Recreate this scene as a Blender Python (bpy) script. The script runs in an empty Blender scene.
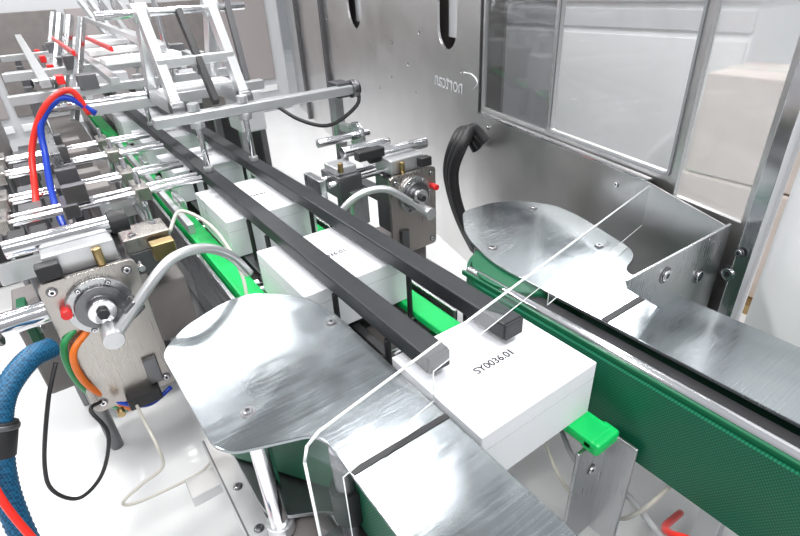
import bpy, math, random
from mathutils import Vector, Matrix, Euler
random.seed(4)
V=Vector
# ------------------------------------------------------------ materials
def newmat(name):
    m=bpy.data.materials.new(name); m.use_nodes=True
    return m, m.node_tree.nodes, m.node_tree.links, m.node_tree.nodes['Principled BSDF']
def plain(name,col,rough=.5,metal=0,spec=.5,noise=0,nscale=8,coat=0):
    m,n,l,b=newmat(name)
    b.inputs['Base Color'].default_value=(*col,1); b.inputs['Roughness'].default_value=rough
    b.inputs['Metallic'].default_value=metal; b.inputs['Specular IOR Level'].default_value=spec
    b.inputs['Coat Weight'].default_value=coat
    tc=n.new('ShaderNodeTexCoord')
    if noise:
        t=n.new('ShaderNodeTexNoise'); t.inputs['Scale'].default_value=nscale; t.inputs['Detail'].default_value=5
        l.new(tc.outputs['Object'],t.inputs['Vector'])
        r=n.new('ShaderNodeValToRGB')
        r.color_ramp.elements[0].position=.3; r.color_ramp.elements[1].position=.7
        r.color_ramp.elements[0].color=(*[c*(1-noise) for c in col],1)
        r.color_ramp.elements[1].color=(*[min(1,c*(1+noise)) for c in col],1)
        l.new(t.outputs['Fac'],r.inputs['Fac']); l.new(r.outputs['Color'],b.inputs['Base Color'])
    return m
def brushed(name,col,rough,stretch=(1,60,60),var=.06,rv=.04,cloud=.05,cvar=0):
    m,n,l,b=newmat(name)
    b.inputs['Metallic'].default_value=1
    tc=n.new('ShaderNodeTexCoord'); mp=n.new('ShaderNodeMapping'); mp.inputs['Scale'].default_value=stretch
    l.new(tc.outputs['Object'],mp.inputs['Vector'])
    t=n.new('ShaderNodeTexNoise'); t.inputs['Scale'].default_value=3; t.inputs['Detail'].default_value=4
    l.new(mp.outputs['Vector'],t.inputs['Vector'])
    t2=n.new('ShaderNodeTexNoise'); t2.inputs['Scale'].default_value=2.6; t2.inputs['Detail'].default_value=4; t2.inputs['Distortion'].default_value=.6
    l.new(tc.outputs['Object'],t2.inputs['Vector'])
    mr=n.new('ShaderNodeMapRange'); mr.inputs[1].default_value=.3; mr.inputs[2].default_value=.7
    mr.inputs[3].default_value=max(.05,rough-cloud); mr.inputs[4].default_value=rough+cloud
    l.new(t2.outputs['Fac'],mr.inputs[0])
    m2=n.new('ShaderNodeMapRange'); m2.inputs[1].default_value=.3; m2.inputs[2].default_value=.7
    m2.inputs[3].default_value=-rv; m2.inputs[4].default_value=rv
    l.new(t.outputs['Fac'],m2.inputs[0])
    ad=n.new('ShaderNodeMath'); l.new(mr.outputs[0],ad.inputs[0]); l.new(m2.outputs[0],ad.inputs[1]); l.new(ad.outputs[0],b.inputs['Roughness'])
    r=n.new('ShaderNodeValToRGB'); r.color_ramp.elements[0].position=.3; r.color_ramp.elements[1].position=.7
    r.color_ramp.elements[0].color=(*[c*(1-var) for c in col],1); r.color_ramp.elements[1].color=(*[min(1,c*(1+var)) for c in col],1)
    l.new(t.outputs['Fac'],r.inputs['Fac'])
    if cvar:
        mr3=n.new('ShaderNodeMapRange'); mr3.inputs[1].default_value=.35; mr3.inputs[2].default_value=.65; mr3.inputs[3].default_value=1-cvar; mr3.inputs[4].default_value=1
        l.new(t2.outputs['Fac'],mr3.inputs[0])
        vm=n.new('ShaderNodeVectorMath'); vm.operation='SCALE'; l.new(r.outputs['Color'],vm.inputs[0]); l.new(mr3.outputs[0],vm.inputs['Scale']); l.new(vm.outputs[0],b.inputs['Base Color'])
    else: l.new(r.outputs['Color'],b.inputs['Base Color'])
    return m
STEEL=brushed('brushed_steel',(.60,.61,.62),.28)
STEELV=brushed('vertical_brushed_steel',(.56,.57,.58),.30,(60,60,2),.05,.03)
STEELW=brushed('warm_steel',(.50,.47,.44),.30,(60,60,2),.05,.03)
STEELP=brushed('plate_steel',(.43,.465,.485),.19,(60,1.5,60),.07,.04,.07,.30)
WALLST=brushed('wall_steel',(.72,.715,.71),.34,(60,60,1),.015,.015,.05,.08)
STEELD=brushed('dark_steel',(.22,.22,.23),.38)
CHROME=plain('chrome',(.78,.78,.80),.13,1)
ALU=plain('anodised_aluminium',(.68,.69,.70),.34,.8,noise=.05)
BLACK=plain('black_rail',(.022,.024,.027),.42,0,.35,noise=.15,nscale=20)
RUBBER=plain('black_rubber',(.018,.018,.02),.5)
WHITE=plain('white_carton',(.80,.81,.85),.5,0,.35,noise=.015,nscale=5)
SEAM=plain('carton_seam',(.42,.43,.45),.6)
PAINT=plain('white_paint',(.80,.81,.82),.35)
LGREY=plain('light_grey_panel',(.54,.55,.57),.35)
GREYB=plain('grey_cabinet_paint',(.18,.165,.16),.5,noise=.1)
DRAW=plain('drawer_grey',(.33,.30,.30),.4)
GASK=plain('grey_gasket',(.22,.23,.24),.5)
GREEN=plain('bright_green_plastic',(.0,.55,.12),.45)
DGREEN=plain('dark_green_paint',(.0,.10,.04),.4)
RED=plain('red_plastic',(.70,.02,.02),.3)
RACRYL=plain('red_hose',(.80,.03,.02),.28)
BLUE=plain('blue_hose',(.01,.05,.45),.28)
ORANGE=plain('orange_cable',(.8,.18,.02),.4)
CABG=plain('green_cable',(.03,.30,.1),.4)
WCAB=plain('white_cable',(.62,.60,.54),.4)
BRASS=plain('brass',(.45,.33,.16),.3,1)
INK=plain('ink',(.02,.02,.025),.6)
CARD=plain('reflected_cardboard',(.62,.54,.49),.7,noise=.05)  # lightened to imitate cardboard boxes faintly reflected in the side pane
FLOORM=plain('floor_coating',(.80,.805,.81),.25,0,noise=.04,nscale=1.2,coat=.2)
HALL=plain('hall_wall_paint',(.50,.52,.54),.6)
def braid(name,c1,c2,sc=90,bump=.003):
    m,n,l,b=newmat(name); tc=n.new('ShaderNodeTexCoord')
    w=n.new('ShaderNodeTexChecker'); w.inputs['Scale'].default_value=sc
    w.inputs['Color1'].default_value=(*c1,1); w.inputs['Color2'].default_value=(*c2,1)
    mp=n.new('ShaderNodeMapping'); mp.inputs['Rotation'].default_value=(.5,.7,.6)
    l.new(tc.outputs['Object'],mp.inputs['Vector']); l.new(mp.outputs['Vector'],w.inputs['Vector'])
    l.new(w.outputs['Color'],b.inputs['Base Color']); b.inputs['Roughness'].default_value=.5
    return m
BRAID=braid('blue_braided_sleeve',(.0,.05,.12),(.01,.13,.27),130)
def ribbed(name):
    m,n,l,b=newmat(name); tc=n.new('ShaderNodeTexCoord')
    outs=[]
    for ang in(.6,-.6):
        mp=n.new('ShaderNodeMapping'); mp.inputs['Rotation'].default_value=(0,ang,0)
        l.new(tc.outputs['Object'],mp.inputs['Vector'])
        w=n.new('ShaderNodeTexWave'); w.bands_direction='X'; w.inputs['Scale'].default_value=42; l.new(mp.outputs['Vector'],w.inputs['Vector']); outs.append(w)
    a=n.new('ShaderNodeMath'); a.operation='MULTIPLY'; l.new(outs[0].outputs['Fac'],a.inputs[0]); l.new(outs[1].outputs['Fac'],a.inputs[1])
    r=n.new('ShaderNodeValToRGB'); r.color_ramp.elements[0].color=(0,.07,.035,1); r.color_ramp.elements[1].color=(.012,.20,.10,1)
    l.new(a.outputs[0],r.inputs['Fac']); l.new(r.outputs['Color'],b.inputs['Base Color']); b.inputs['Roughness'].default_value=.45
    return m
BELT=ribbed('ribbed_green_belt')
def acrylic(name,base,edge,haze=0,col=(1,1,1)):
    m,n,l,b=newmat(name); n.remove(b); out=n['Material Output']
    tr=n.new('ShaderNodeBsdfTransparent'); tr.inputs['Color'].default_value=(*col,1)
    gl=n.new('ShaderNodeBsdfGlossy'); gl.inputs['Roughness'].default_value=.05
    lw=n.new('ShaderNodeLayerWeight'); lw.inputs['Blend'].default_value=.5
    pw=n.new('ShaderNodeMath'); pw.operation='POWER'; pw.inputs[1].default_value=4; l.new(lw.outputs['Facing'],pw.inputs[0])
    mm=n.new('ShaderNodeMath'); mm.operation='MULTIPLY_ADD'; mm.inputs[1].default_value=edge; mm.inputs[2].default_value=base
    l.new(pw.outputs[0],mm.inputs[0])
    mx=n.new('ShaderNodeMixShader'); l.new(mm.outputs[0],mx.inputs[0]); l.new(tr.outputs[0],mx.inputs[1]); l.new(gl.outputs[0],mx.inputs[2])
    df=n.new('ShaderNodeBsdfDiffuse'); df.inputs['Color'].default_value=(.9,.92,.93,1)
    m2=n.new('ShaderNodeMixShader'); m2.inputs[0].default_value=haze; l.new(mx.outputs[0],m2.inputs[1]); l.new(df.outputs[0],m2.inputs[2])
    l.new(m2.outputs[0],out.inputs['Surface']); return m
ACR=acrylic('clear_acrylic',.12,.5,.05,(.93,.945,.955))
GLASS=acrylic('window_glass',.06,.4,.12,(.93,.95,.96))
HAZE=acrylic('hazy_acrylic',.10,.4,.25,(.90,.91,.91))
TINT=acrylic('dark_reflection_glass',.14,.4,.04,(.38,.39,.41))  # dark tint stands in for a dark reflection in the pane
EDGE=plain('acrylic_edge_glint',(.86,.89,.89),.2)  # pale colour imitates light caught along the sheet edges
# ------------------------------------------------------------ geometry helpers
def empty(name):
    e=bpy.data.objects.new(name,None); bpy.context.collection.objects.link(e); return e
def link(name,me,mat,p):
    o=bpy.data.objects.new(name,me); bpy.context.collection.objects.link(o)
    if mat: me.materials.append(mat)
    if p: o.parent=p
    return o
def bev(o,w,seg=2):
    if w>0:
        b=o.modifiers.new('b','BEVEL'); b.width=w; b.segments=seg; b.limit_method='ANGLE'; b.angle_limit=.6
def box(name,p,c,s,mat,bw=.004,rot=None):
    x,y,z=[k/2 for k in s]
    vs=[(-x,-y,-z),(x,-y,-z),(x,y,-z),(-x,y,-z),(-x,-y,z),(x,-y,z),(x,y,z),(-x,y,z)]
    fs=[(0,3,2,1),(4,5,6,7),(0,1,5,4),(1,2,6,5),(2,3,7,6),(3,0,4,7)]
    me=bpy.data.meshes.new(name); me.from_pydata(vs,[],fs)
    o=link(name,me,mat,p); o.location=c
    if rot: o.rotation_euler=rot
    bev(o,min(bw,min(s)*.3)); return o
def beam(name,p,a,b,w,h,mat,bw=.003):
    a,b=V(a),V(b); d=b-a
    o=box(name,p,(a+b)/2,(d.length,w,h),mat,bw)
    q=d.to_track_quat('X','Z'); o.rotation_mode='QUATERNION'; o.rotation_quaternion=q; return o
def frame_of(d):
    d=d.normalized(); u=d.orthogonal().normalized(); return u,d.cross(u)
def cyl(name,p,a,b,r,mat,seg=24,r2=None,bw=.002):
    a,b=V(a),V(b); u,w=frame_of(b-a); r2=r if r2 is None else r2
    vs=[];N=seg
    for c,rr in((a,r),(b,r2)):
        for i in range(N):
            t=2*math.pi*i/N; vs.append(c+u*math.cos(t)*rr+w*math.sin(t)*rr)
    fs=[(i,(i+1)%N,N+(i+1)%N,N+i) for i in range(N)]+[tuple(range(N-1,-1,-1)),tuple(range(N,2*N))]
    me=bpy.data.meshes.new(name); me.from_pydata(vs,[],fs)
    for f in me.polygons: f.use_smooth=len(f.vertices)==4
    o=link(name,me,mat,p); bev(o,min(bw,r*.2)); return o
def catmull(pts,n=8):
    P=[V(q) for q in pts]; P=[P[0]*2-P[1]]+P+[P[-1]*2-P[-2]]; out=[]
    for i in range(1,len(P)-2):
        for k in range(n):
            t=k/n; a,b,c,d=P[i-1:i+3]
            out.append(.5*((2*b)+(c-a)*t+(2*a-5*b+4*c-d)*t*t+(-a+3*b-3*c+d)*t**3))
    out.append(P[-2]); return out
def tube(name,p,pts,r,mat,seg=12,n=8,rib=0):
    C=catmull(pts,n)
    if rib:
        C2=[]
        for i in range(len(C)-1):
            C2+= [C[i],C[i].lerp(C[i+1],.5)]
        C=C2+[C[-1]]
    T=(C[1]-C[0]).normalized(); u=T.orthogonal().normalized(); vs=[];fs=[]
    for i,c in enumerate(C):
        T=(C[min(i+1,len(C)-1)]-C[max(i-1,0)]).normalized()
        u=(u-T*u.dot(T)).normalized(); w=T.cross(u)
        rr=r*(1+(rib if i%2 else -rib)*.5)
        for k in range(seg):
            t=2*math.pi*k/seg; vs.append(c+u*math.cos(t)*rr+w*math.sin(t)*rr)
    for i in range(len(C)-1):
        for k in range(seg):
            fs.append((i*seg+k,i*seg+(k+1)%seg,(i+1)*seg+(k+1)%seg,(i+1)*seg+k))
    fs.append(tuple(range(seg-1,-1,-1))); L=(len(C)-1)*seg; fs.append(tuple(range(L,L+seg)))
    me=bpy.data.meshes.new(name); me.from_pydata(vs,[],fs)
    for f in me.polygons: f.use_smooth=len(f.vertices)==4
    return link(name,me,mat,p)
def shape(name,p,loops,O,ux,uy,th,mat,bw=.002):
    cu=bpy.data.curves.new(name,'CURVE'); cu.dimensions='2D'; cu.fill_mode='BOTH'; cu.extrude=th/2-bw; cu.bevel_depth=bw; cu.bevel_resolution=1; cu.offset=-bw
    for lp in loops:
        s=cu.splines.new('POLY'); s.points.add(len(lp)-1)
        for i,q in enumerate(lp): s.points[i].co=(q[0],q[1],0,1)
        s.use_cyclic_u=True
    tmp=bpy.data.objects.new('t',cu); bpy.context.collection.objects.link(tmp)
    bpy.context.view_layer.update()
    me=bpy.data.meshes.new_from_object(tmp.evaluated_get(bpy.context.evaluated_depsgraph_get()))
    bpy.data.objects.remove(tmp)
    me.materials.clear(); me.name=name
    for f in me.polygons: f.use_smooth=False
    o=link(name,me,mat,p)
    ux=V(ux).normalized(); uy=V(uy).normalized(); n=ux.cross(uy)
    M=Matrix((ux,uy,n)).transposed().to_4x4(); M.translation=V(O)
    me.transform(M); return o
def circ(cx,cy,r,n=24): return [(cx+r*math.cos(2*math.pi*i/n),cy+r*math.sin(2*math.pi*i/n)) for i in range(n)]
def slot(cx,z0,z1,r,n=10):
    a=[(cx+r*math.cos(t*math.pi/n),z1-r+r*math.sin(t*math.pi/n)) for t in range(n+1)]
    b=[(cx-r*math.cos(t*math.pi/n),z0+r-r*math.sin(t*math.pi/n)) for t in range(n+1)]
    return a+b
def rounded(pts,r,n=5):
    out=[];L=len(pts)
    for i in range(L):
        a,b,c=V(pts[i-1]),V(pts[i]),V(pts[(i+1)%L])
        rr=r[i] if isinstance(r,(list,tuple)) else r
        d1=(a-b);d2=(c-b); k=min(rr,d1.length*.45,d2.length*.45)
        if k<1e-4: out.append(tuple(b)); continue
        s=b+d1.normalized()*k; e=b+d2.normalized()*k
        for j in range(n+1):
            t=j/n; q=s*(1-t)**2+b*2*t*(1-t)+e*t*t; out.append(tuple(q))
    return out
def bolt(p,loc,nrm,r=.014,mat=CHROME):
    loc=V(loc); n=V(nrm).normalized()
    cyl('bolt_washer',p,loc,loc+n*.002,r*1.45,STEELD,20)
    cyl('bolt_head',p,loc+n*.002,loc+n*.009,r,mat,20)
    cyl('socket_shade',p,loc+n*.0085,loc+n*.0095,r*.5,INK,6,bw=0)  # raised dark hex paints the shade inside the socket recess
def text(name,p,s,loc,size,ux,uy,mat,off=.0006):
    cu=bpy.data.curves.new(name,'FONT'); cu.body=s; cu.size=size; cu.align_x='CENTER'; cu.align_y='CENTER'; cu.extrude=.0005; cu.offset=off
    tmp=bpy.data.objects.new('t',cu); bpy.context.collection.objects.link(tmp); bpy.context.view_layer.update()
    me=bpy.data.meshes.new_from_object(tmp.evaluated_get(bpy.context.evaluated_depsgraph_get())); bpy.data.objects.remove(tmp)
    me.materials.clear()
    ux=V(ux).normalized(); uy=V(uy).normalized(); M=Matrix((ux,uy,ux.cross(uy))).transposed().to_4x4(); M.translation=V(loc)
    me.transform(M); return link(name,me,mat,p)
# ------------------------------------------------------------ room
box('floor',None,(-2,1,-.05),(40,30,.1),FLOORM,0)
box('wall_far',None,(-18,1,2.5),(.2,30,5),HALL,0)
box('wall_back',None,(-2,15.9,2.5),(32,.2,5),HALL,0)
# ------------------------------------------------------------ machine enclosure
wd=V((-.9701,.2425,0)); wn=V((-.2425,-.9701,0)); WO=V((-1,2,0))
def S(X): return (-1-X)/.9701
def W(X,z,off=0): return WO+wd*S(X)+V((0,0,z))+wn*off
UZ=(0,0,1)
def wshape(name,p,loops,off,th,mat,bw=.002):
    return shape(name,p,[[(S(x),z) for x,z in lp] for lp in loops],WO+wn*off,wd,UZ,th,mat,bw)
enc=empty('machine_enclosure')
holes=[slot(-2.97,1.54,2.3,.15),slot(-5.1,1.55,2.2,.24)]
for (x,z) in[(-3.55,1.15),(-3.7,1.36),(-4.1,1.2),(-4.5,1.42),(-4.05,1.5),(-3.45,1.62),(-2.75,1.42),(-5.9,1.3),(-6.3,1.6),(-4.45,1.05)]:
    holes.append(circ(x,z,.014,12))
wshape('steel_side_wall',enc,[[(-9,0),(-2.52,0),(-2.52,2.8),(-9,2.8)]]+holes,-.01,.02,WALLST)
wshape('dark_interior_sheet',enc,[[(-8.9,.05),(-2.55,.05),(-2.55,2.75),(-8.9,2.75)]],-.2,.02,GREYB)  # dark sheet behind the slots paints the shaded enclosure interior
for (x0,x1) in((-3.16,-2.78),(-5.4,-4.8)):
    wshape('slot_device',enc,[[(x0,1.6),(x1,1.6),(x1,1.85),(x0,1.85)]],-.14,.06,LGREY)
wshape('door_frame',enc,[[(-2.48,0),(-.62,0),(-.62,2.8),(-2.48,2.8)],
    [(-2.46,1.24),(-1.80,1.24),(-1.80,2.7),(-2.46,2.7)],rounded([(-1.76,1.26),(-1.0,1.26),(-1.0,2.7),(-1.76,2.7)],.02),
    [(-.95,1.18),(-.66,1.18),(-.66,2.7),(-.95,2.7)]],-.012,.024,WALLST)
def pane(name,x0,x1,z0,z1,off,mat):
    me=bpy.data.meshes.new(name); me.from_pydata([W(x0,z0,off),W(x1,z0,off),W(x1,z1,off),W(x0,z1,off)],[],[(0,1,2,3)]); return link(name,me,mat,enc)
pane('door_glass_dark',-2.47,-1.79,1.23,2.71,-.015,TINT)
pane('door_glass_clear',-1.77,-.99,1.25,2.71,-.015,GLASS)
pane('door_glass_side',-.96,-.65,1.17,2.71,-.015,HAZE)
wshape('window_gasket',enc,[rounded([(-1.775,1.245),(-.985,1.245),(-.985,2.73),(-1.775,2.73)],.02),rounded([(-1.765,1.255),(-.995,1.255),(-.995,2.72),(-1.765,2.72)],.02)],.004,.006,GASK,.0008)
wshape('door_edge_strip',enc,[[(-.615,0),(-.565,0),(-.565,2.8),(-.615,2.8)]],.012,.06,CHROME)
wshape('outer_panel',enc,[[(-.55,0),(1.6,0),(1.6,2.8),(-.55,2.8)]],-.03,.02,PAINT)
wshape('door_gap_seal',enc,[[(-2.52,0),(-2.48,0),(-2.48,2.8),(-2.52,2.8)]],-.02,.02,RUBBER)
wshape('lower_steel_panel',enc,[[(-2.45,.45),(-.66,.45),(-.66,1.17),(-1.05,1.215),(-2.45,1.215)]],.045,.006,WALLST,.001)
wshape('panel_lip',enc,[[(-2.45,1.213),(-1.05,1.213),(-1.05,1.221),(-2.45,1.221)]],.03,.04,CHROME,.001)
for x in(-2.3,-1.2): bolt(enc,W(x,1.15,.048),wn,.01)
bolt(enc,W(-.62,1.0,.04),wn,.022); bolt(enc,W(-.60,1.10,.05),wn,.012)
text('engraved_mark',enc,'nortcan',W(-2.95,1.32,.003),.15,(-.9701,.2425,0),(0,0,1),LGREY,0)
tube('engraved_swoosh',enc,[W(-2.58,1.33,.001),W(-2.53,1.38,.001),W(-2.6,1.42,.001),W(-2.72,1.42,.001)],.005,LGREY)
for x in(-8.0,-6.4): beam('frame_post',enc,W(x,0,.03),W(x,2.8,.03),.06,.06,STEELD)
cab=empty('white_cabinet')
box('cabinet_body',cab,(-3.3,4.6,.9),(3.2,.9,1.7),PAINT,.02)
box('cabinet_top',cab,(-3.3,4.6,1.77),(3.3,1.0,.05),LGREY,.01)
box('cabinet_band',cab,(-3.3,4.14,1.62),(3.2,.03,.14),LGREY,.005)
for i in range(2):
    box('cabinet_door',cab,(-4.1+i*1.6,4.14,.85),(1.55,.02,1.3),PAINT,.01); cyl('handle',cab,(-3.45+i*1.6,4.11,.4),(-3.45+i*1.6,4.11,.6),.012,CHROME)
box('cabinet_plinth',cab,(-3.3,4.6,.025),(3.1,.8,.05),STEELD)
st=empty('box_reflection_stand_in')  # added boxes behind the glass imitate a beige reflection in the pane
box('reflected_box_lower',st,(-1.2,3.7,.42),(.85,.6,.7),CARD,.01); box('reflected_box_upper',st,(-1.2,3.7,1.09),(.8,.55,.62),CARD,.01); box('tape',st,(-1.2,3.7,1.402),(.8,.06,.004),WCAB,0)
box('pallet',st,(-1.2,3.7,.035),(1.0,.8,.07),BRASS)
# ------------------------------------------------------------ cartons
def carton(x0,x1,y0,y1,lab):
    e=empty('white_carton'); z0,z1=.8,1.0
    box('carton_body',e,((x0+x1)/2,(y0+y1)/2,(z0+z1)/2),(x1-x0,y1-y0,z1-z0),WHITE,.003)
    box('lid_seam',e,(x1+.0006,(y0+y1)/2,z1-.055),(.001,y1-y0-.006,.0012),SEAM,0)
    box('lid_seam',e,((x0+x1)/2,y0-.0006,z1-.055),(x1-x0-.006,.001,.0012),SEAM,0)
    text('carton_print',e,lab,((x0+x1)/2+.01,(y0+y1)/2,1.0006),.036,(0,1,0),(-1,0,0),INK)
carton(-1.02,-.625,.634,1.09,'SY0036.01')
carton(-1.97,-1.50,.575,1.04,'SY0036.01')
carton(-2.90,-2.36,.575,1.05,'SY0036.01')
carton(-3.85,-3.34,.575,1.05,'SY0036.01')
carton(-4.78,-4.28,.575,1.05,'SY0036.01')
carton(-5.7,-5.2,.575,1.05,'SY0036.01')
# ------------------------------------------------------------ hold-down rails
for yc,xe in((.688,-.86),(.958,-.835)):
    e=empty('hold_down_rail')
    box('rail_bar',e,((xe-7)/2,yc,1.063),(xe+7,.078,.06),BLACK,.006)
    box('rail_end_cap',e,(xe+.003,yc,1.063),(.008,.072,.055),RUBBER,.003)
    for x in(-2.93,-4.4,-6.0):
        cyl('rod',e,(x,yc,1.088),(x,yc,1.44),.016,CHROME)
        cyl('collar',e,(x,yc,1.34),(x,yc,1.375),.038,ALU); cyl('foot',e,(x,yc,1.085),(x,yc,1.12),.026,ALU)
        cyl('knob',e,(x,yc,1.43),(x,yc,1.47),.032,ALU)
# ------------------------------------------------------------ carrying conveyor
c=empty('carrying_conveyor')
def seg(x0,x1,y0,y1,z0,z1,mat,name,bw=.004): box(name,c,((x0+x1)/2,(y0+y1)/2,(z0+z1)/2),(x1-x0,y1-y0,z1-z0),mat,bw)
seg(-7.5,-1.72,.465,.575,.755,.79,GREEN,'green_strip_near'); seg(-7.5,-1.72,.465,.485,.79,.82,GREEN,'green_lip_near')
seg(-7.5,-.54,1.0,1.1,.762,.798,GREEN,'green_strip_far',.008)
seg(-.58,-.52,1.0,1.11,.75,.797,GREEN,'green_strip_nose',.012)
seg(-7.5,-.9,.62,.70,.76,.797,STEELD,'slide_strip')
seg(-7.5,-1.7,.43,.45,.5,.80,STEEL,'side_plate_near'); seg(-7.5,-1.3,1.13,1.145,.5,.80,STEEL,'side_plate_far')
seg(-7.5,-1.2,.50,1.12,.66,.675,GREYB,'return_pan')
for y in(.78,.92): seg(-7.5,-.8,y-.018,y+.018,.735,.775,RUBBER,'chain_track')
for x in(-1.08,-1.42,-2.05,-2.28,-2.98,-3.26):
    for y in(.66,.99):
        cyl('pusher_pin',c,(x,y,.76),(x,y,1.02),.011,RUBBER)
        box('pin_block',c,(x,y,.75),(.05,.04,.05),STEELD)
for x in(-1.2,-1.32,-2.12,-2.2,-3.05,-3.2): cyl('cross_roller',c,(x,.5,.715),(x,1.12,.715),.022,CHROME)
box('nose_bracket',c,(-.57,1.06,.5),(.012,.16,.48),STEELV); box('nose_bracket_flange',c,(-.52,1.134,.5),(.1,.012,.48),STEELV)
bolt(c,(-.563,1.06,.62),(1,0,0))
seg(-7.5,-1.2,.5,1.1,.42,.45,STEELD,'deck')
seg(-8.0,-1.75,1.15,1.72,.40,.44,STEELD,'side_deck')
seg(-8.0,-2.6,-.35,.42,.34,.38,STEELD,'near_deck')
for x in(-1.3,-3.2,-5.2,-7.2):
    for y in(.52,1.08): box('leg',c,(x,y,.21),(.07,.07,.42),ALU)
# ------------------------------------------------------------ side grip belt units
def loop_belt(pts,z0,z1,p,th=.014):
    n=len(pts); P=[V((q[0],q[1],0)) for q in pts]; vs=[];fs=[]
    for i in range(n):
        t=(P[(i+1)%n]-P[i-1]).normalized(); nn=V((t.y,-t.x,0))
        for (o,z) in((0,z0),(0,z1),(th,z1),(th,z0)): vs.append(P[i]-nn*o+V((0,0,z)))
    for i in range(n):
        j=(i+1)%n
        for k in range(4): fs.append((i*4+k,j*4+k,j*4+(k+1)%4,i*4+(k+1)%4))
    me=bpy.data.meshes.new('grip_belt'); me.from_pydata(vs,[],fs); return link('grip_belt',me,BELT,p)
def arc(cx,cy,r,a0,a1,n=18): return [(cx+r*math.cos(math.radians(a0+(a1-a0)*i/n)),cy+r*math.sin(math.radians(a0+(a1-a0)*i/n))) for i in range(n+1)]
g=empty('side_grip_belt_unit')
near=rounded([(-1.50,.07),(-1.02,.085),(-.97,.12),(-.90,.30),(-.86,.322),(.7,.322),(.7,.615),(-1.36,.615),(-1.52,.575),(-1.66,.43),(-1.665,.33),(-1.60,.17)],[.05,.04,.06,.06,.03,.005,.005,.12,.06,.05,.05,.05],6)
shape('cover_plate',g,[near],(0,0,.994),(1,0,0),(0,1,0),.012,STEELP)
for q in((-1.077,.2),(-1.295,.576),(.2,.47)): bolt(g,(q[0],q[1],1.0),(0,0,1),.014)
box('dark_seam_strip',g,(-.735,.47,1.0015),(.018,.29,.003),RUBBER,0)
loop_belt(arc(-1.36,.37,.235,90,300)+[(-.95,.36),(.65,.36)]+[(.65,.605)],.68,.965,g)
shape('lower_plate',g,[rounded([(-1.6,.16),(-1.0,.16),(-.9,.34),(.65,.34),(.65,.60),(-1.5,.60)],.06)],(0,0,.655),(1,0,0),(0,1,0),.014,STEELD)
cyl('belt_pulley',g,(-1.36,.37,.66),(-1.36,.37,.985),.215,DGREEN,40)
cyl('spindle_post',g,(-.99,.19,.44),(-.99,.19,.988),.028,CHROME); cyl('spindle_post',g,(-.83,.345,.44),(-.83,.345,.988),.03,STEELD)
cyl('spindle_post',g,(-1.5,.2,.1),(-1.5,.2,.988),.022,CHROME)
cyl('post_collar',g,(-.83,.345,.72),(-.83,.345,.84),.045,RUBBER); cyl('post_collar',g,(-.99,.19,.60),(-.99,.19,.64),.04,ALU)
box('base_beam',g,(-.7,.15,.41),(1.9,.09,.06),ALU); box('base_beam',g,(-.7,.33,.41),(1.9,.07,.06),STEELD)
for y in(.112,.188): box('beam_groove',g,(-.7,y,.441),(1.88,.006,.004),STEELD,0)
box('gear_case',g,(-.72,.30,.55),(.3,.2,.2),STEELD,.01); cyl('gear_motor',g,(-.9,.26,.53),(-1.25,.26,.53),.07,GREYB,30)
box('cross_foot',g,(-1.5,.25,.36),(.1,.5,.05),ALU); box('cross_foot',g,(-.75,.25,.36),(.1,.5,.05),ALU)
for x in(-1.5,-.2,.6): box('leg',g,(x,.25,.17),(.07,.07,.34),ALU)
for x in(-1.35,-1.15,-.95): bolt(g,(x,.15,.44),(0,0,1),.012)
g=empty('side_grip_belt_unit')
far=rounded([(-1.70,1.52),(-1.685,1.72),(-1.60,1.83),(-1.46,1.905),(-1.30,1.89),(-.93,1.77),(-.88,1.60),(.7,1.60),(.7,1.275),(-1.25,1.275),(-1.5,1.36)],[.05,.06,.05,.06,.08,.08,.05,.005,.005,.1,.08],6)
shape('cover_plate',g,[far],(0,0,.994),(1,0,0),(0,1,0),.012,STEELP)
for q in((-1.33,1.36),(-1.06,1.70),(-1.5,1.8)): bolt(g,(q[0],q[1],1.0),(0,0,1),.014)
box('dark_seam_strip',g,(-.735,1.437,1.0015),(.022,.32,.003),RUBBER,0)
loop_belt([(.65,1.16)]+[(.65,1.6)]+arc(-1.17,1.41,.25,90,270)[:],.66,.955,g)
shape('lower_plate',g,[rounded([(-1.38,1.2),(.65,1.2),(.65,1.58),(-1.38,1.6)],.06)],(0,0,.64),(1,0,0),(0,1,0),.014,STEELD)
cyl('belt_pulley',g,(-1.17,1.41,.65),(-1.17,1.41,.985),.23,DGREEN,40)
cyl('tension_roller',g,(-1.5,1.62,.66),(-1.5,1.62,.985),.08,STEELD,30); cyl('spindle_post',g,(-1.55,1.5,.44),(-1.55,1.5,.985),.025,CHROME)
cyl('belt_guide_tube',g,(-1.3,1.205,.965),(.66,1.205,.965),.021,CHROME)
box('gap_shade_bar',g,(-.33,1.25,.945),(1.96,.045,.05),RUBBER); box('guide_bar',g,(-.33,1.178,.965),(1.96,.012,.02),DGREEN)  # black bar fills the gap beside the plate to imitate its darkness
for x in(-1.3,-.3,.55): box('leg',g,(x,1.42,.32),(.07,.07,.63),ALU)
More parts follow.
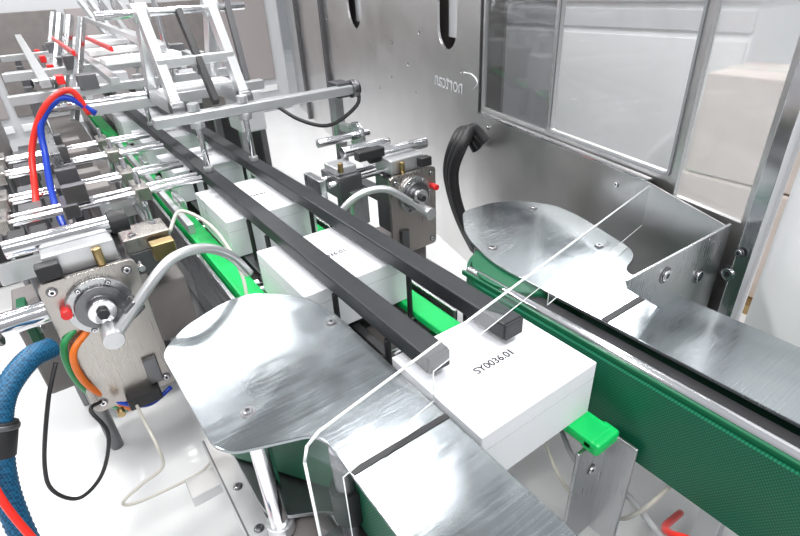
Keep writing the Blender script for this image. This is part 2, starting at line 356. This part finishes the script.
# ------------------------------------------------------------ clear acrylic guard + bracket
g=empty('acrylic_guard')
A=V((-.70,.21,0)); B=V((-1.03,1.945,0)); gd=(B-A).normalized(); L=(B-A).length
lp=[(0,.42),(0,1.16),(.012,1.195),(.045,1.21),(L,1.21),(L,1.03),(.98,1.03),(.98,1.13),(.40,1.13),(.40,1.03),(.085,1.03),(.085,.42)]
me=bpy.data.meshes.new('guard_sheet'); me.from_pydata([A+gd*q[0]+V((0,0,q[1])) for q in lp],[],[tuple(range(len(lp)))]); link('guard_sheet',me,ACR,g)
pts=[A+gd*q[0]+V((0,0,q[1])) for q in lp]
for i in range(4): cyl('polished_edge',g,pts[i],pts[i+1],.0035,EDGE,8,bw=0)
for i in range(5,11): cyl('cut_edge',g,pts[i],pts[i+1],.0015,EDGE,8,bw=0)
g=empty('guard_bracket')
shape('gusset_plate',g,[[(0,0),(0,.43),(-.62,.44),(-.60,.40),(-.05,0)]],(-.67,1.86,.76),(0,1,0),UZ,.01,STEELV)
for q in((1.46,1.135),(1.70,1.04)): bolt(g,(-.664,q[0],q[1]),(1,0,0),.02)
# ------------------------------------------------------------ swivel clamp units
def clamp(X,y0,y1,z0,z1,sgn,motor):
    e=empty('swivel_clamp_unit'); yc=(y0+y1)/2
    shape('mount_plate',e,[rounded([(y0,z0),(y1,z0),(y1,z1),(y0,z1)],.03)],(X,0,0),(0,1,0),UZ,.02,STEELW)
    box('housing',e,(X-.1,yc,(z0+z1)/2+.05),(.18,(y1-y0)*.8,(z1-z0)*.7),STEELD,.01)
    dy,dz=yc,z1-.13
    cyl('disc',e,(X+.01,dy,dz),(X+.03,dy,dz),.105,STEELV,40); cyl('disc_ring',e,(X+.03,dy,dz),(X+.045,dy,dz),.08,STEELD,40)
    cyl('disc_hub',e,(X+.045,dy,dz),(X+.08,dy,dz),.045,CHROME,30); cyl('hub_screw',e,(X+.08,dy,dz),(X+.1,dy,dz),.02,RUBBER,6)
    for k in range(6):
        a=k*math.pi/3; bolt(e,(X+.03,dy+.092*math.cos(a),dz+.092*math.sin(a)),(1,0,0),.007)
    for (a,b) in((y0+.035,z0+.04),(y1-.035,z0+.04),(y0+.035,z1-.035),(y1-.035,z1-.035)): bolt(e,(X+.011,a,b),(1,0,0),.012)
    box('index_tab',e,(X+.02,yc+sgn*.08,z0+.1),(.02,.05,.12),STEELD)
    tube('bent_rod',e,[(X+.13,dy-.0*sgn,dz-.08),(X+.13,dy+.06*sgn,dz-.025),(X+.11,dy+.20*sgn,dz+.095),(X+.085,dy+.28*sgn,dz+.125),(X+.05,dy+.38*sgn,dz+.105),(X+.02,dy+.47*sgn,dz+.03),(X+.01,dy+.53*sgn,dz-.08)],.019,ALU,n=10,seg=16)
    cyl('rod_clamp',e,(X+.08,dy,dz-.07),(X+.165,dy,dz-.07),.034,ALU); box('rod_clamp_block',e,(X+.11,dy+.09*sgn,dz),(.06,.06,.05),STEELD,.01,(0.6*sgn,0,0))
    box('top_block',e,(X-.12,yc,z1+.03),(.16,.22,.08),ALU,.006)
    cyl('pneumatic_cylinder',e,(X-.14,yc-.20*sgn,z1+.09),(X-.14,yc+.12*sgn,z1+.09),.032,CHROME); cyl('cylinder_cap',e,(X-.14,yc+.12*sgn,z1+.09),(X-.14,yc+.18*sgn,z1+.09),.04,RUBBER)
    box('sensor',e,(X-.02,yc-.1*sgn,z1+.03),(.05,.07,.05),RUBBER); cyl('brass_fitting',e,(X-.02,yc+.05*sgn,z1),(X-.02,yc+.05*sgn,z1+.06),.015,BRASS)
    ry=y0+.05 if sgn>0 else y1-.03
    cyl('red_cap',e,(X+.01,ry,dz+.02),(X+.06,ry,dz+.02),.017,RED)
    beam('support_arm',e,(X-.1,yc,z0+.25),(X-.85,yc,z0+.25),.08,.06,STEELD)
    cyl('support_post',e,(X-.82,yc,.38 if motor else .44),(X-.82,yc,z0+.25),.035,STEELD)
    if motor:
        box('bottom_clip',e,(X+.03,yc+.02,z0+.01),(.07,.12,.05),RUBBER,.006); cyl('brass_knob',e,(X+.07,y0+.08,z0+.02),(X+.1,y0+.08,z0+.02),.014,BRASS)
        cyl('drive_shaft',e,(X-.06,yc-.12*sgn,dz),(X-.06,yc-.36*sgn,dz),.04,CHROME); cyl('shaft_motor',e,(X-.06,yc-.3*sgn,dz),(X-.06,yc-.5*sgn,dz),.065,STEELD,30)
    else:
        box('lower_housing',e,(X-.2,yc,z0-.06),(.3,.26,.2),GREYB,.02)
        box('slide_block',e,(X-.18,yc-.34,z1-.02),(.2,.14,.12),STEELD,.006); box('slide_block_top',e,(X-.18,yc-.34,z1+.06),(.14,.12,.04),ALU,.005)
        cyl('slide_rod',e,(X-.12,yc-.45,z1-.0),(X-.12,yc-.1,z1),.016,CHROME); cyl('slide_rod',e,(X-.22,yc-.45,z1),(X-.22,yc-.1,z1),.016,CHROME)
        box('slide_end',e,(X-.17,yc-.5,z1-.02),(.18,.04,.14),STEELV,.005); box('sensor_head',e,(X-.1,yc-.2,z1+.12),(.06,.16,.05),RUBBER,.006)
        cyl('air_cylinder',e,(X-.22,yc-.3,z1+.12),(X-.22,yc+.0,z1+.12),.03,CHROME); box('pinch_plate',e,(X-.08,yc-.3,z1-.15),(.03,.1,.2),STEELV)
        cyl('brass_elbow',e,(X-.1,yc-.38,z1+.06),(X-.1,yc-.38,z1+.11),.014,BRASS); cyl('slide_post',e,(X-.2,yc-.34,.44),(X-.2,yc-.34,z1-.07),.026,STEELD)
clamp(-1.85,-.19,.11,.62,1.19,1,True)
clamp(-2.15,1.40,1.71,.60,1.08,-1,False)
v=empty('solenoid_valve_block')
box('manifold',v,(-2.35,-.22,1.08),(.14,.22,.09),ALU); 
for i in range(3): box('solenoid',v,(-2.35,-.3+i*.075,1.16),(.12,.06,.08),RUBBER)
cyl('silencer',v,(-2.28,-.12,1.1),(-2.28,.02,1.1),.02,BRASS); cyl('valve_post',v,(-2.35,-.22,0),(-2.35,-.22,1.04),.03,STEELD)
box('green_terminal',v,(-2.1,-.28,.93),(.1,.03,.2),DGREEN); beam('terminal_arm',v,(-2.1,-.27,.9),(-2.35,-.22,.9),.03,.03,ALU)
box('valve_housing',v,(-2.4,-.25,.7),(.3,.2,.4),GREYB,.01)
s=empty('linear_slide_unit')
box('slide_body',s,(-2.3,.2,1.02),(.3,.16,.1),STEELD); box('slide_carriage',s,(-2.24,.2,1.1),(.16,.18,.06),STEELW); 
for y in(.14,.26): cyl('guide_rod',s,(-2.9,y,1.02),(-2.1,y,1.02),.014,CHROME)
box('brass_block',s,(-2.1,.24,1.08),(.06,.09,.07),BRASS); box('end_block',s,(-2.9,.2,1.02),(.06,.2,.1),ALU)
cyl('slide_post',s,(-2.35,.2,0),(-2.35,.2,.98),.03,STEELD); cyl('slide_post',s,(-2.9,.2,0),(-2.9,.2,.98),.03,STEELD)
box('slide_housing',s,(-2.5,.22,.7),(.5,.18,.3),GREYB,.01)
for (x,y) in((-2.2,.15),(-2.28,.25)): bolt(s,(x,y,1.131),(0,0,1),.012)
# ------------------------------------------------------------ crossbar with A-frame linkage over rails
e=empty('overhead_crossbar')
box('bar',e,(-2.93,1.07,1.40),(.07,1.20,.055),ALU,.008)
cyl('end_flange',e,(-2.93,1.66,1.40),(-2.93,1.70,1.40),.055,STEELD); cyl('end_boss',e,(-2.93,1.70,1.40),(-2.93,1.72,1.40),.04,RUBBER)
beam('upright',e,(-3.05,1.62,0),(-3.05,1.62,1.43),.06,.06,STEEL)
box('upright_clamp',e,(-2.99,1.62,1.40),(.14,.1,.09),STEELD)
cyl('cross_shaft',e,(-2.75,1.3,1.16),(-2.75,1.66,1.16),.025,CHROME); cyl('shaft_disc',e,(-2.75,1.56,1.16),(-2.75,1.59,1.16),.08,STEEL,36); beam('shaft_arm',e,(-2.75,1.62,1.16),(-3.05,1.62,1.16),.04,.05,ALU)
def aframe(y,x0=-3.0):
    beam('a_leg',e,(x0,y,1.42),(x0-.3,y,1.92),.05,.08,ALU); beam('a_leg',e,(x0-.62,y,1.42),(x0-.3,y,1.92),.05,.08,ALU)
    beam('a_tie',e,(x0-.66,y,1.44),(x0+.04,y,1.44),.05,.08,ALU); cyl('pivot',e,(x0-.3,y-.04,1.9),(x0-.3,y+.04,1.9),.05,ALU)
    for q in(x0,x0-.62): cyl('pivot',e,(q,y-.035,1.44),(q,y+.035,1.44),.045,STEELD)
aframe(.62); aframe(1.0)
cyl('link_shaft',e,(-3.3,.4,1.9),(-3.3,1.2,1.9),.022,CHROME); cyl('link_shaft',e,(-3.62,.3,1.44),(-3.62,1.25,1.44),.024,CHROME)
box('bar_rear',e,(-3.62,.8,1.40),(.08,1.1,.06),ALU)
box('mid_plate',e,(-3.2,.81,1.52),(.22,.36,.02),PAINT,.005); box('mid_bar',e,(-3.12,.81,1.66),(.05,.42,.05),ALU,.006)
beam('link_arm',e,(-3.3,.82,1.9),(-2.95,.82,1.45),.035,.05,RUBBER)
beam('spring_arm',e,(-3.2,1.1,1.5),(-3.3,1.1,1.95),.035,.035,STEELD)
# ------------------------------------------------------------ infeed magazine, far end
m=empty('carton_feeder_frame')
for i,x in enumerate((-4.3,-5.0,-5.8,-6.7,-7.6)):
    box('cross_beam',m,(x,.62,1.42+.07*(i%2)),(.08,1.5,.06),ALU)
    for y in(.0,1.36): box('post',m,(x,y,.7),(.06,.06,1.42),ALU if y else STEELD)
    box('clamp_block',m,(x,.35,1.48+.07*(i%2)),(.14,.12,.1),STEELD); box('clamp_block',m,(x,1.15,1.48+.07*(i%2)),(.14,.12,.1),STEELD)
    box('drive_box',m,(x+.2,1.35,1.15),(.3,.2,.3),GREYB if i%2 else LGREY,.01)
for y,z in((.1,1.62),(.5,1.58),(.85,1.75),(1.2,1.6)):
    beam('long_beam',m,(-4.1,y,z-.1),(-7.8,y,z),.06,.05,ALU)
for y in(.32,.55): beam('red_slat',m,(-4.2,y,1.67),(-5.8,y,1.68),.02,.03,RED)
for x in(-4.5,-5.3,-6.2,-7):
    beam('diagonal',m,(x,.2,1.2),(x-.35,.5,1.85),.04,.05,STEEL); beam('diagonal',m,(x-.1,1.0,1.4),(x-.5,.8,1.95),.04,.05,ALU)
    cyl('roller',m,(x,.05,1.3),(x,.45,1.3),.03,CHROME); cyl('hand_knob',m,(x,.05,1.3),(x,-.02,1.3),.05,RUBBER)
    box('white_carriage',m,(x+.3,.72,1.6),(.25,.5,.04),PAINT,.006); cyl('upright_rod',m,(x+.3,.9,1.45),(x+.3,.9,2.0),.02,CHROME); box('red_tag',m,(x+.1,.2,1.5),(.08,.05,.06),RED,.006)
beam('side_rail',m,(-3.4,.0,1.2),(-7.8,.0,1.2),.05,.08,STEEL)
box('blank_stack',m,(-6.4,.55,1.3),(1.6,.5,.12),WHITE)
box('feeder_base',m,(-6.0,.22,.55),(3.6,.3,.3),GREYB,.01); box('feeder_side',m,(-6.0,1.5,.7),(3.6,.06,.5),STEELD,.01)
mc=empty('packaging_machine')
box('machine_body',mc,(-9.8,1.3,1.05),(1.4,5.2,2.1),LGREY,.03)
for i in range(5):
    box('machine_door',mc,(-9.08,-.8+i*1.0,1.2),(.03,.9,1.3),GREYB if i%2 else DRAW,.01); box('machine_stripe',mc,(-9.07,-.8+i*1.0,.4),(.03,.9,.1),PAINT,.01)
box('machine_hood',mc,(-9.6,1.0,2.2),(.9,4,.2),PAINT,.02)
# adjusting bars left of rails
a=empty('guide_adjusting_bars')
for x,z in((-2.75,1.12),(-3.15,1.10),(-3.6,1.12),(-4.05,1.1)):
    cyl('cross_rod',a,(x,-.35,z),(x,.6,z),.017,CHROME); cyl('cross_rod',a,(x-.09,-.35,z),(x-.09,.6,z),.013,CHROME)
    for y in(-.3,-.02,.3): box('clamp_block',a,(x-.045,y,z),(.18,.07,.07),STEELW if y!=-.02 else STEELD,.006); 
    bolt(a,(x,-.3,z+.035),(0,0,1),.012); bolt(a,(x-.08,.3,z+.035),(0,0,1),.012)
    cyl('upright_rod',a,(x-.045,.3,.5),(x-.045,.3,z+.1),.014,CHROME)
    box('slide_finger',a,(x+.05,.45,z-.07),(.18,.03,.05),STEEL); box('bracket',a,(x,.02,z+.07),(.05,.1,.09),STEELD)
    cyl('post',a,(x-.045,-.3,0),(x-.045,-.3,z),.025,STEELD)
    box('sensor_box',a,(x-.2,.12,z-.05),(.1,.12,.16),GREYB,.006); box('sensor_box',a,(x-.2,-.18,z-.1),(.12,.1,.2),STEELD,.006)
beam('long_bar',a,(-2.4,.42,1.0),(-4.6,.42,1.0),.03,.05,ALU); beam('lower_beam',a,(-2.6,-.3,.7),(-4.6,-.3,.7),.06,.08,ALU)
box('side_cover',a,(-3.5,-.05,.62),(1.5,.02,.45),DRAW,.004)
k=empty('grey_component_cabinet')
box('body',k,(-6.0,-.93,.6),(2.6,1.1,1.16),GREYB,.01)
for i in range(4):
    box('drawer',k,(-4.69,-.93,.2+.27*i),(.02,1.0,.24),DRAW,.01); box('drawer_grip',k,(-4.67,-.93,.28+.27*i),(.02,.6,.03),STEELD)
for i in range(5): box('side_drawer',k,(-7.0+i*.5,-.375,.85),(.46,.015,.5),DRAW,.01)
box('plinth',k,(-6.0,-.93,.01),(2.5,1.0,.02),RUBBER,0)
# ------------------------------------------------------------ hoses
def hose(name,pts,r,mat,**kw): return tube(name,None,pts,r,mat,**kw)
hose('blue_braided_conduit',[(-1.80,-.22,.98),(-1.74,-.28,1.0),(-1.66,-.36,.96),(-1.6,-.41,.86),(-1.53,-.45,.70),(-1.42,-.45,.5),(-1.25,-.41,.3),(-1.05,-.37,.12),(-.8,-.4,.055)],.035,BRAID,seg=20,n=12,rib=.08)
cf=empty('conduit_clamp'); cyl('sleeve',cf,(-1.62,-.39,.90),(-1.58,-.43,.81),.043,RUBBER,24); cyl('sleeve_lip',cf,(-1.617,-.393,.893),(-1.611,-.399,.88),.047,STEELD,24)
hose('red_air_hose',[(-3.2,.22,1.45),(-3.2,.17,1.58),(-3.2,.04,1.52),(-3.2,-.08,1.34),(-3.1,-.14,1.15),(-2.9,-.19,.985),(-2.75,-.2,.95)],.016,RACRYL)
hose('blue_air_hose',[(-3.2,.25,1.45),(-3.2,.13,1.55),(-3.2,.0,1.45),(-3.15,-.04,1.3),(-3.0,-.08,1.1),(-2.8,-.07,.96),(-2.6,-.03,.93)],.016,BLUE)
hose('red_pneumatic_line',[(-2.3,-.33,1.14),(-2.1,-.38,1.16),(-1.95,-.41,1.10),(-1.78,-.43,.98),(-1.6,-.45,.9),(-1.48,-.45,.78),(-1.4,-.42,.62),(-1.3,-.36,.45),(-1.2,-.3,.2),(-1.0,-.3,.03)],.011,RACRYL)
hose('orange_cable',[(-1.84,-.1,.98),(-1.8,-.17,.93),(-1.82,-.18,.8),(-1.86,-.14,.66),(-1.88,-.08,.55)],.012,ORANGE)
hose('green_cable',[(-1.86,-.12,1.0),(-1.83,-.19,.95),(-1.84,-.2,.8),(-1.88,-.16,.64),(-1.95,-.1,.5)],.012,CABG)
hose('blue_pneumatic_line',[(-1.9,-.14,.9),(-1.86,-.19,.78),(-1.85,-.12,.64),(-1.82,-.02,.58),(-1.84,.08,.6)],.009,BLUE)
hose('black_cable',[(-1.75,-.22,.95),(-1.70,-.28,.85),(-1.70,-.37,.62),(-1.70,-.39,.49),(-1.70,-.335,.40),(-1.70,-.24,.46),(-1.70,-.17,.62),(-1.74,-.19,.72),(-1.82,-.16,.68)],.007,RUBBER)
hose('white_cable',[(-1.86,-.06,.64),(-1.7,-.05,.60),(-1.6,-.04,.55),(-1.58,-.05,.47),(-1.6,-.13,.42),(-1.6,-.21,.38),(-1.6,-.17,.345),(-1.6,-.0,.33),(-1.58,.08,.36),(-1.56,.14,.43)],.006,WCAB)
hose('white_sensor_lead',[(-2.25,.3,1.08),(-2.3,.38,1.14),(-2.2,.48,1.05),(-2.0,.5,.9),(-1.9,.46,.7)],.008,WCAB)
hose('black_sensor_lead',[(-2.93,1.72,1.40),(-2.9,1.68,1.30),(-2.95,1.5,1.2),(-3.05,1.35,1.24),(-3.3,1.3,1.3)],.012,RUBBER)
cb=empty('black_cable_bundle')
for i in range(3):
    tube('corrugated_hose',cb,[tuple(W(-2.36+.05*i,1.0+.04*i,.09)),tuple(W(-2.40+.05*i,1.12+.02*i,.16)),tuple(W(-2.36+.05*i,1.08,.25)),tuple(W(-2.40+.04*i,.9,.28)),tuple(W(-2.4+.03*i,.7,.25)),tuple(W(-2.35+.03*i,.5,.2)),tuple(W(-2.3+.03*i,.3,.12))],.034,RUBBER,rib=.1,n=14)
hose('red_supply_hose',[(-.36,1.3,.42),(-.34,1.14,.52),(-.30,1.07,.60),(-.25,1.05,.655),(-.19,1.05,.675),(-.1,1.05,.63),(.1,1.05,.5)],.011,RACRYL)
hose('blue_supply_conduit',[(-.45,1.05,.22),(-.33,1.03,.40),(-.22,1.02,.56),(-.12,1.01,.60),(.05,1.0,.55)],.022,BRAID,rib=.08,n=12)
hose('grey_cable',[(-.9,1.3,.5),(-.7,1.2,.42),(-.5,1.2,.45),(-.3,1.1,.52),(0,1.12,.5)],.010,LGREY)
hose('pale_cable',[(-.95,1.25,.45),(-.7,1.15,.33),(-.52,1.2,.3),(-.42,1.14,.5),(-.38,1.2,.62)],.007,WCAB)
# ------------------------------------------------------------ lights, world, camera
w=bpy.data.worlds.new('w'); bpy.context.scene.world=w; w.use_nodes=True
n=w.node_tree.nodes; l=w.node_tree.links; bg=n['Background']
tc=n.new('ShaderNodeTexCoord'); sp=n.new('ShaderNodeSeparateXYZ'); l.new(tc.outputs['Generated'],sp.inputs[0])
r=n.new('ShaderNodeValToRGB'); r.color_ramp.elements[0].position=0; r.color_ramp.elements[0].color=(.62,.62,.64,1); r.color_ramp.elements[1].position=.85; r.color_ramp.elements[1].color=(.93,.96,1,1)
l.new(sp.outputs['Z'],r.inputs['Fac']); l.new(r.outputs['Color'],bg.inputs['Color']); bg.inputs['Strength'].default_value=.58
def area(loc,sx,sy,e,rot=(0,0,0)):
    L=bpy.data.lights.new('hall_lamp','AREA'); L.shape='RECTANGLE'; L.size=sx; L.size_y=sy; L.energy=e; L.color=(1,.99,.98)
    o=bpy.data.objects.new('hall_lamp',L); bpy.context.collection.objects.link(o); o.location=loc; o.rotation_euler=rot
for x in(-7,-3,1):
    for y in(-1.5,1.2,): area((x,y,4.8),.4,2.0,125)
area((-4,7,5),1,3,300)
cam=bpy.data.cameras.new('camera'); co=bpy.data.objects.new('camera',cam); bpy.context.collection.objects.link(co)
right=V((.579,.8135,-.0492)).normalized(); fwd=V((-.7203,.4831,-.4979)); fwd=(fwd-right*fwd.dot(right)).normalized(); up=right.cross(fwd)
M=Matrix((right,up,-fwd)).transposed().to_4x4(); M.translation=(0,0,2); co.matrix_world=M
cam.sensor_width=36; cam.lens=22.77; cam.clip_start=.02
bpy.context.scene.camera=co
bpy.context.scene.view_settings.view_transform='Standard'
